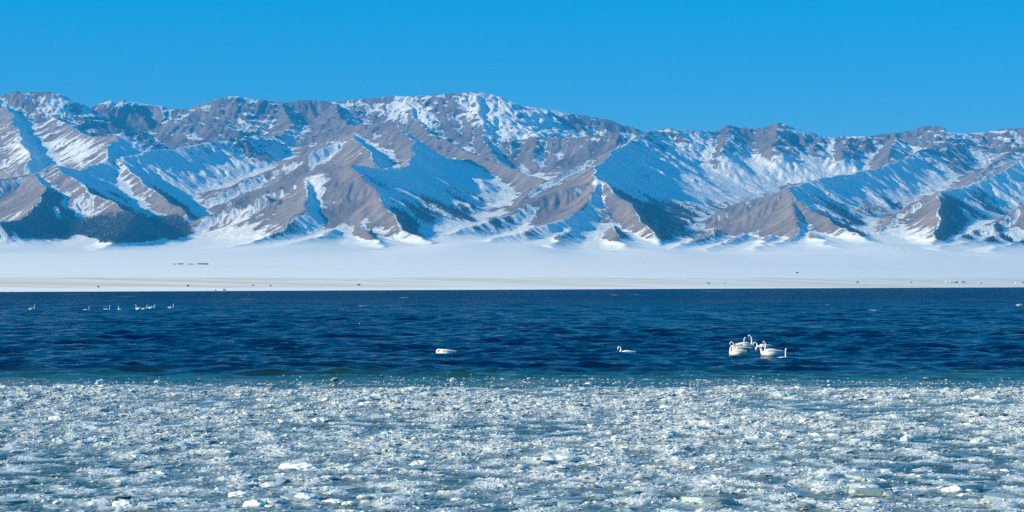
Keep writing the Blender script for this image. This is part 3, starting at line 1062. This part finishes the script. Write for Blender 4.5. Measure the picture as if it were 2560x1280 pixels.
# neck and head per pose: continuation of the body spine, last three points are the head; then the bill direction
NECKS = {
    'upright': ([(0.325, 0, 0.11, 0.095, 0.10), (0.355, 0, 0.20, 0.056, 0.06), (0.345, 0, 0.32, 0.040, 0.042), (0.330, 0, 0.45, 0.034, 0.036),
                 (0.335, 0, 0.57, 0.033, 0.034), (0.365, 0, 0.645, 0.036, 0.036), (0.41, 0, 0.668, 0.044, 0.043), (0.455, 0, 0.660, 0.036, 0.032), (0.485, 0, 0.648, 0.020, 0.018)],
                (0.98, 0, -0.2)),
    'back': ([(0.325, 0, 0.11, 0.095, 0.10), (0.355, 0, 0.20, 0.056, 0.06), (0.350, 0, 0.32, 0.040, 0.042), (0.335, 0, 0.45, 0.034, 0.036),
              (0.310, 0, 0.55, 0.033, 0.034), (0.270, 0, 0.610, 0.036, 0.036), (0.22, 0, 0.625, 0.044, 0.043), (0.175, 0, 0.612, 0.036, 0.032), (0.145, 0, 0.600, 0.020, 0.018)],
             (-0.98, 0, -0.2)),
    'loop': ([(0.325, 0, 0.10, 0.095, 0.10), (0.345, 0, 0.20, 0.056, 0.06), (0.320, 0, 0.31, 0.040, 0.042), (0.335, 0, 0.40, 0.034, 0.036),
              (0.39, 0, 0.455, 0.033, 0.034), (0.45, 0, 0.445, 0.035, 0.036), (0.485, 0, 0.40, 0.043, 0.042), (0.495, 0, 0.35, 0.034, 0.030), (0.49, 0, 0.315, 0.020, 0.018)],
             (-0.12, 0, -1)),
    'preen': ([(0.325, 0, 0.10, 0.095, 0.10), (0.35, 0, 0.20, 0.056, 0.06), (0.345, 0.0, 0.32, 0.040, 0.042), (0.30, 0.02, 0.42, 0.034, 0.036),
               (0.22, 0.05, 0.45, 0.033, 0.034), (0.15, 0.08, 0.41, 0.035, 0.036), (0.125, 0.11, 0.35, 0.043, 0.042), (0.12, 0.13, 0.30, 0.034, 0.030), (0.12, 0.14, 0.265, 0.020, 0.018)],
              (0.0, 0.3, -1)),
    'sleep': ([(0.325, 0, 0.10, 0.10, 0.10), (0.36, 0, 0.17, 0.062, 0.06), (0.33, 0.02, 0.235, 0.048, 0.045), (0.25, 0.05, 0.255, 0.040, 0.038),
               (0.16, 0.07, 0.25, 0.037, 0.036), (0.08, 0.09, 0.245, 0.040, 0.038), (0.02, 0.10, 0.235, 0.044, 0.040), (-0.03, 0.10, 0.225, 0.034, 0.030), (-0.06, 0.10, 0.215, 0.020, 0.018)],
              (-1, 0, -0.3)),
    'low': ([(0.325, 0, 0.11, 0.10, 0.10), (0.375, 0, 0.19, 0.058, 0.06), (0.405, 0, 0.28, 0.042, 0.044), (0.455, 0, 0.345, 0.035, 0.036),
             (0.52, 0, 0.36, 0.034, 0.034), (0.575, 0, 0.335, 0.037, 0.037), (0.605, 0, 0.29, 0.044, 0.043), (0.615, 0, 0.245, 0.035, 0.031), (0.612, 0, 0.21, 0.020, 0.018)],
            (-0.1, 0, -1)),
}
WING_MESH = loft([(0.20, 0, 0.03, 0.02, 0.03), (0.12, 0, 0.035, 0.045, 0.085), (-0.08, 0, 0.03, 0.055, 0.10), (-0.28, -0.01, 0.03, 0.045, 0.075),
                  (-0.44, -0.035, 0.045, 0.022, 0.035), (-0.54, -0.05, 0.06, 0.006, 0.01)], 10)
WING_MESH.materials.append(M_SWAN)
WING_GREY = WING_MESH.copy()
WING_GREY.materials.clear()
WING_GREY.materials.append(M_SWANGREY)
POSE_MESH = {}


def swan(px, py, pose, heading, label, group, scale=1.0, grey=False, roll=0.0, sink=0.0, droop=0.0, zlift=0.0):
    """heading: degrees, 0 = facing the picture's right, 90 = away from the camera; py = waterline row"""
    x, y = on_water(px, py)
    z = float(lake_z(np.array([x]), np.array([y]))[0])
    key = (pose, grey)
    if key not in POSE_MESH:
        neck, bd = NECKS[pose]
        me = loft(BODY + neck, 14)
        me.materials.append(M_SWANGREY if grey else M_SWAN)
        h = np.array(neck[-1][:3])
        d = np.array(bd) / np.linalg.norm(bd)
        b = h - d * 0.015
        k1, k2 = h + d * 0.035, h + d * 0.105
        base = loft([(*b, 0.020, 0.020), (*(h + d * 0.01), 0.021, 0.019), (*k1, 0.017, 0.014), (*(k1 + d * 0.004), 0.014, 0.011)], 8)
        base.materials.append(M_YELLOW)
        tip = loft([(*(h + d * 0.028), 0.012, 0.010), (*k1, 0.0165, 0.0125), (*(h + d * 0.075), 0.015, 0.008), (*k2, 0.009, 0.005)], 8)
        tip.materials.append(M_BILL)
        POSE_MESH[key] = (me, base, tip)
    me, base, tip = POSE_MESH[key]
    t = thing('swan', (x, y, z - sink + zlift), R(heading), label, 'swan', group)
    t.rotation_euler = (0, R(roll), R(heading))
    t.scale = (scale, scale * 1.05, scale * 1.03)
    body = link('body', me, None, t)
    bb = link('bill', tip, None, t)
    link('bill_base', base, None, bb)
    for s in (-1, 1):
        wng = link('wing', WING_GREY if grey else WING_MESH, None, t)
        wng.scale = (1, s, 1)
        wng.location = (-0.02, s * 0.145, 0.145)
        wng.rotation_euler = (s * R(-18 - droop), R(-3), 0)
    return t


NEAR = 'swans gathered on the right of the open water'
FAR = 'line of far swans near the left edge'
swan(1842, 893, 'preen', 172, 'front left swan of the right cluster, white neck bent down to preen', NEAR, 0.90)
swan(1850, 882, 'loop', 172, 'greyish swan with arched neck behind the front left one of the cluster', NEAR, 1.04, grey=True, droop=25)
swan(1864, 872, 'back', 0, 'swan with the highest head of the cluster, looking back to the left', NEAR, 1.0)
swan(1849, 874, 'upright', 20, 'swan in the back left of the cluster, head facing right', NEAR, 0.86)
swan(1908, 872.5, 'low', 180, 'hind swan in the middle of the cluster, head bent low to the left', NEAR, 0.88)
swan(1926, 893, 'low', 180, 'large front right swan of the cluster with tail to the right', NEAR, 1.16)
swan(1928, 886, 'upright', 178, 'swan behind the large front right one, dark bill to the left', NEAR, 0.88)
swan(1957, 897, 'upright', 55, 'lone raised neck at the right end of the cluster, body behind a wave', NEAR, 0.90, sink=0.22)
swan(1112, 891.5, 'sleep', 180, 'sleeping swan with its head tucked into its back, mid picture', None, 1.05)
swan(1566, 889.5, 'loop', 176, 'single swan with curled neck between the sleeper and the cluster', None, 0.86)
swan(80, 777.4, 'upright', 12, 'far swan alone at the very left', FAR, 0.92)
swan(217, 777.2, 'upright', 8, 'second far swan from the left', FAR, 0.92)
swan(268, 777.0, 'upright', 3, 'third far swan from the left, long low body', FAR, 0.98)
swan(299, 776.6, 'upright', 255, 'fourth far swan from the left, turned towards the camera', FAR, 1.0)
swan(346, 776.0, 'upright', 178, 'far swan facing left, back to back with two others', FAR, 0.95)
swan(361, 775.2, 'upright', 6, 'far swan in the middle of a close trio', FAR, 0.92)
swan(379, 774.6, 'loop', 4, 'far swan with curved neck at the right of a close trio', FAR, 1.1)
swan(428, 773.8, 'upright', 10, 'rightmost swan of the far line', FAR, 0.92)
swan(2548, 766.5, 'sleep', 5, 'low white swan far out at the right picture edge', None, 0.95)


def duck(px, py, heading, label):
    x, y = on_water(px, py)
    z = float(lake_z(np.array([x]), np.array([y]))[0])
    t = thing('duck', (x, y, z), R(heading), label, 'duck')
    b = loft([(-0.24, 0, 0.07, 0.01, 0.01), (-0.16, 0, 0.05, 0.06, 0.05), (0, 0, 0.04, 0.10, 0.09), (0.10, 0, 0.06, 0.07, 0.08), (0.145, 0, 0.13, 0.04, 0.045),
              (0.165, 0, 0.19, 0.042, 0.045), (0.20, 0, 0.20, 0.03, 0.03), (0.22, 0, 0.195, 0.015, 0.015)], 10)
    b.materials.append(M_SWAN)
    link('body', b, None, t)
    w = loft([(0.08, 0, 0.09, 0.03, 0.02), (-0.05, 0, 0.12, 0.085, 0.03), (-0.18, 0, 0.10, 0.05, 0.02), (-0.25, 0, 0.08, 0.01, 0.008)], 10)
    w.materials.append(M_BILL)
    link('back', w, None, t)
    t.scale = (0.7, 0.7, 0.7)


duck(896, 813, 10, 'tiny black and white duck alone in the left middle of the lake')

# ------------------------------------------------------------------ small things on the far shore
M_WALL = simple('cream_plaster', (0.62, 0.52, 0.38), 0.8, 0.1, 2.0)
M_WHITE = simple('white_felt', (0.80, 0.80, 0.78), 0.8, 0.06, 2.0)
M_BROWN = simple('brown_boards', (0.13, 0.085, 0.065), 0.8, 0.2, 3.0)
M_SNOWROOF = simple('roof_snow', (0.82, 0.83, 0.85), 0.8, 0.04, 2.0)
M_DARK = simple('dark_boards', (0.045, 0.05, 0.06), 0.8, 0.2, 3.0)
M_STONE = simple('dark_stone', (0.07, 0.065, 0.06), 0.9, 0.3, 3.0)
M_PALE = simple('pale_stone', (0.62, 0.64, 0.68), 0.9, 0.12, 3.0)


def plain_point(px, py):
    """walk along the pixel's ray until it meets the plain"""
    lo, hi = 900.0, 5600.0
    for Y in np.linspace(lo, hi, 2400):
        p = pix(px, py, Y)
        if ground_z(p[0], Y) >= p[2] and Y > 1500 + 1.953 * p[0]:
            return p[0], Y, ground_z(p[0], Y)
    p = pix(px, py, 3000)
    return p[0], 3000.0, ground_z(p[0], 3000.0)


def box_mesh(name, sx, sy, z0, z1, mat, ox=0.0, oy=0.0):
    v = [(ox + a * sx / 2, oy + b * sy / 2, z) for z in (z0, z1) for a, b in ((-1, -1), (1, -1), (1, 1), (-1, 1))]
    f = [(3, 2, 1, 0), (4, 5, 6, 7), (0, 1, 5, 4), (1, 2, 6, 5), (2, 3, 7, 6), (3, 0, 4, 7)]
    me = bpy.data.meshes.new(name)
    me.from_pydata(v, [], f)
    me.materials.append(mat)
    return me


def gable_mesh(name, sx, sy, z0, z1, mat):
    hx, hy = sx / 2, sy / 2
    v = [(-hx, -hy, z0), (hx, -hy, z0), (hx, hy, z0), (-hx, hy, z0), (-hx, 0, z1), (hx, 0, z1)]
    f = [(0, 1, 5, 4), (2, 3, 4, 5), (0, 4, 3), (1, 2, 5), (3, 2, 1, 0)]
    me = bpy.data.meshes.new(name)
    me.from_pydata(v, [], f)
    me.materials.append(mat)
    return me


def hut(px, py, wpx, hpx, wall, roof, label, group=None, name='hut', category='hut', door=True):
    x, y, z = plain_point(px, py)
    w, h = wpx / FPX * y, hpx / FPX * y
    t = thing(name, (x, y, z - 0.15), 0, label, category, group)
    dpt = min(w, 6.0) * 0.9
    wl_ = link('wall', box_mesh('wall', w, dpt, 0, h * 0.68, wall), None, t)
    link('roof', gable_mesh('roof', w * 1.06, dpt * 1.12, h * 0.685, h, roof), None, t)
    if door:
        link('door', box_mesh('door', w * 0.10, 0.08, 0.15, h * 0.5, M_DARK, w * 0.2, -dpt / 2 - 0.05), None, t)
        for q in (-0.3, -0.05):
            link('window', box_mesh('window', w * 0.10, 0.08, h * 0.28, h * 0.48, M_DARK, w * q, -dpt / 2 - 0.05), None, t)
    return t


def yurt(px, py, wpx, hpx, label, group):
    x, y, z = plain_point(px, py)
    r, h = wpx / FPX * y / 2, hpx / FPX * y
    t = thing('yurt', (x, y, z - 0.1), 0, label, 'yurt', group)
    prof_w = [(1.0, 0.0), (1.0, 0.5)]
    prof_r = [(1.04, 0.5), (0.8, 0.72), (0.45, 0.92), (0.12, 1.0)]
    for nm, prof in (('wall', prof_w), ('roof', prof_r)):
        v, f = [], []
        for rr, hh in prof:
            for k in range(20):
                an = 2 * math.pi * k / 20
                v.append((r * rr * math.cos(an), r * rr * math.sin(an), h * hh))
        for i in range(len(prof) - 1):
            for k in range(20):
                f.append((i * 20 + k, i * 20 + (k + 1) % 20, i * 20 + 20 + (k + 1) % 20, i * 20 + 20 + k))
        f.append(tuple((len(prof) - 1) * 20 + k for k in range(20)))
        me = bpy.data.meshes.new(nm)
        me.from_pydata(v, [], f)
        me.materials.append(M_WHITE)
        link(nm, me, None, t)
    link('door', box_mesh('door', r * 0.35, 0.12, 0.1, h * 0.45, M_BROWN, 0, -r * 1.0), None, t)


SH = 'hamlet on the far right shore'
yurt(2366, 707, 6, 4.5, 'white yurt at the left end of the shore hamlet', SH)
hut(2381, 707, 13, 4.0, M_WALL, M_SNOWROOF, 'long cream hut in the middle of the shore hamlet', SH)
hut(2389.5, 707, 5, 3.8, M_BROWN, M_BROWN, 'dark brown hut right of the cream one', SH)
hut(2395.5, 707, 4, 3.8, M_BROWN, M_DARK, 'small dark brown hut next to the white yurt at the right', SH)
yurt(2400.5, 707, 5.5, 4.6, 'white yurt at the right of the shore hamlet', SH)
hut(2408, 707.5, 9, 4.4, M_PALE, M_DARK, 'grey hut with dark roof at the right end of the shore hamlet', SH)
yurt(2540.5, 708.5, 6, 4, 'white yurt near the right picture edge', SH)
hut(2556, 709, 8, 4.5, M_WHITE, M_DARK, 'white hut with dark roof cut by the right picture edge', SH)
SD = 'dark sheds on the snow plain at left'
hut(436, 661, 6, 2, M_DARK, M_DARK, 'smallest dark shed at the left of the shed row on the snow', SD, 'shed', 'shed', False)
hut(451, 661, 13, 4, M_DARK, M_SNOWROOF, 'tallest snow roofed shed of the row on the snow', SD, 'shed', 'shed', False)
hut(477, 661, 14, 2, M_DARK, M_DARK, 'long low dark shed in the middle of the row on the snow', SD, 'shed', 'shed', False)
hut(507, 661, 26, 3, M_DARK, M_DARK, 'longest dark shed at the right of the row on the snow', SD, 'shed', 'shed', False)
hut(2144, 707, 5, 3.5, M_BROWN, M_BROWN, 'tiny brown hut alone on the right shore', None)
hut(1993, 683, 6, 3, M_DARK, M_DARK, 'tiny dark hut alone on the right snow plain', None, door=False)

STONE_MESH = chunk_mesh(701, 'lump')
STONE_MESH.materials.append(M_STONE)
PALE_MESH = chunk_mesh(702, 'lump')
PALE_MESH.materials.append(M_PALE)


def boulder(px, py, wpx, hpx, label, me=STONE_MESH):
    x, y, z = plain_point(px, py)
    o = link('boulder', me, None, None, label=label, category='boulder')
    w, h = wpx / FPX * y, hpx / FPX * y
    o.scale = (w / 2, w / 2.4, h * 0.75)
    o.location = (x, y, z + h * 0.25)
    o.rotation_euler = (0, 0, random.uniform(0, 6.28))


for px, py, w_, h_, lab in ((246, 718.5, 5, 3, 'dark boulder on the left shore above the water'), (470, 716, 6, 3, 'dark boulder on the left shore, right of the shed row'),
                            (632, 715, 5, 2.2, 'left dark boulder of a pair on the left shore'), (676, 714.5, 5, 2.2, 'right dark boulder of a pair on the left shore'),
                            (897, 713.5, 7, 3, 'dark boulder on the shore above the tiny duck'), (1771, 709.5, 6, 2.5, 'dark boulder on the shore above the swan cluster'),
                            (1812, 709.5, 3, 1.6, 'small dark stone right of the boulder above the swans'), (2278, 707, 4, 2, 'small dark stone left of the shore hamlet'),
                            (2453, 708.5, 4, 2, 'small dark stone right of the shore hamlet')):
    boulder(px, py, w_, h_, lab)
boulder(537, 727, 6, 3.6, 'white rock at the left waterline', PALE_MESH)
boulder(558, 726.5, 11, 4, 'larger pale bluish rock at the left waterline', PALE_MESH)

# ------------------------------------------------------------------ the air
hz = NT('air')
hz.n.remove(hz.b)
pv = hz.add('ShaderNodeVolumePrincipled')
pv.inputs['Color'].default_value = (0.03, 0.41, 1.0, 1)
pv.inputs['Density'].default_value = 0.72 / 9500.0
pv.inputs['Anisotropy'].default_value = 0.0
out = hz.n['Material Output']
hz.l.new(pv.outputs[0], out.inputs['Volume'])
hm = box_mesh('haze', 9400, 12000, -2.5, 1250, hz.m, 0, 5700)
link('haze', hm, None, kind='stuff', label='thin blue air between the camera and the mountains', category='haze')
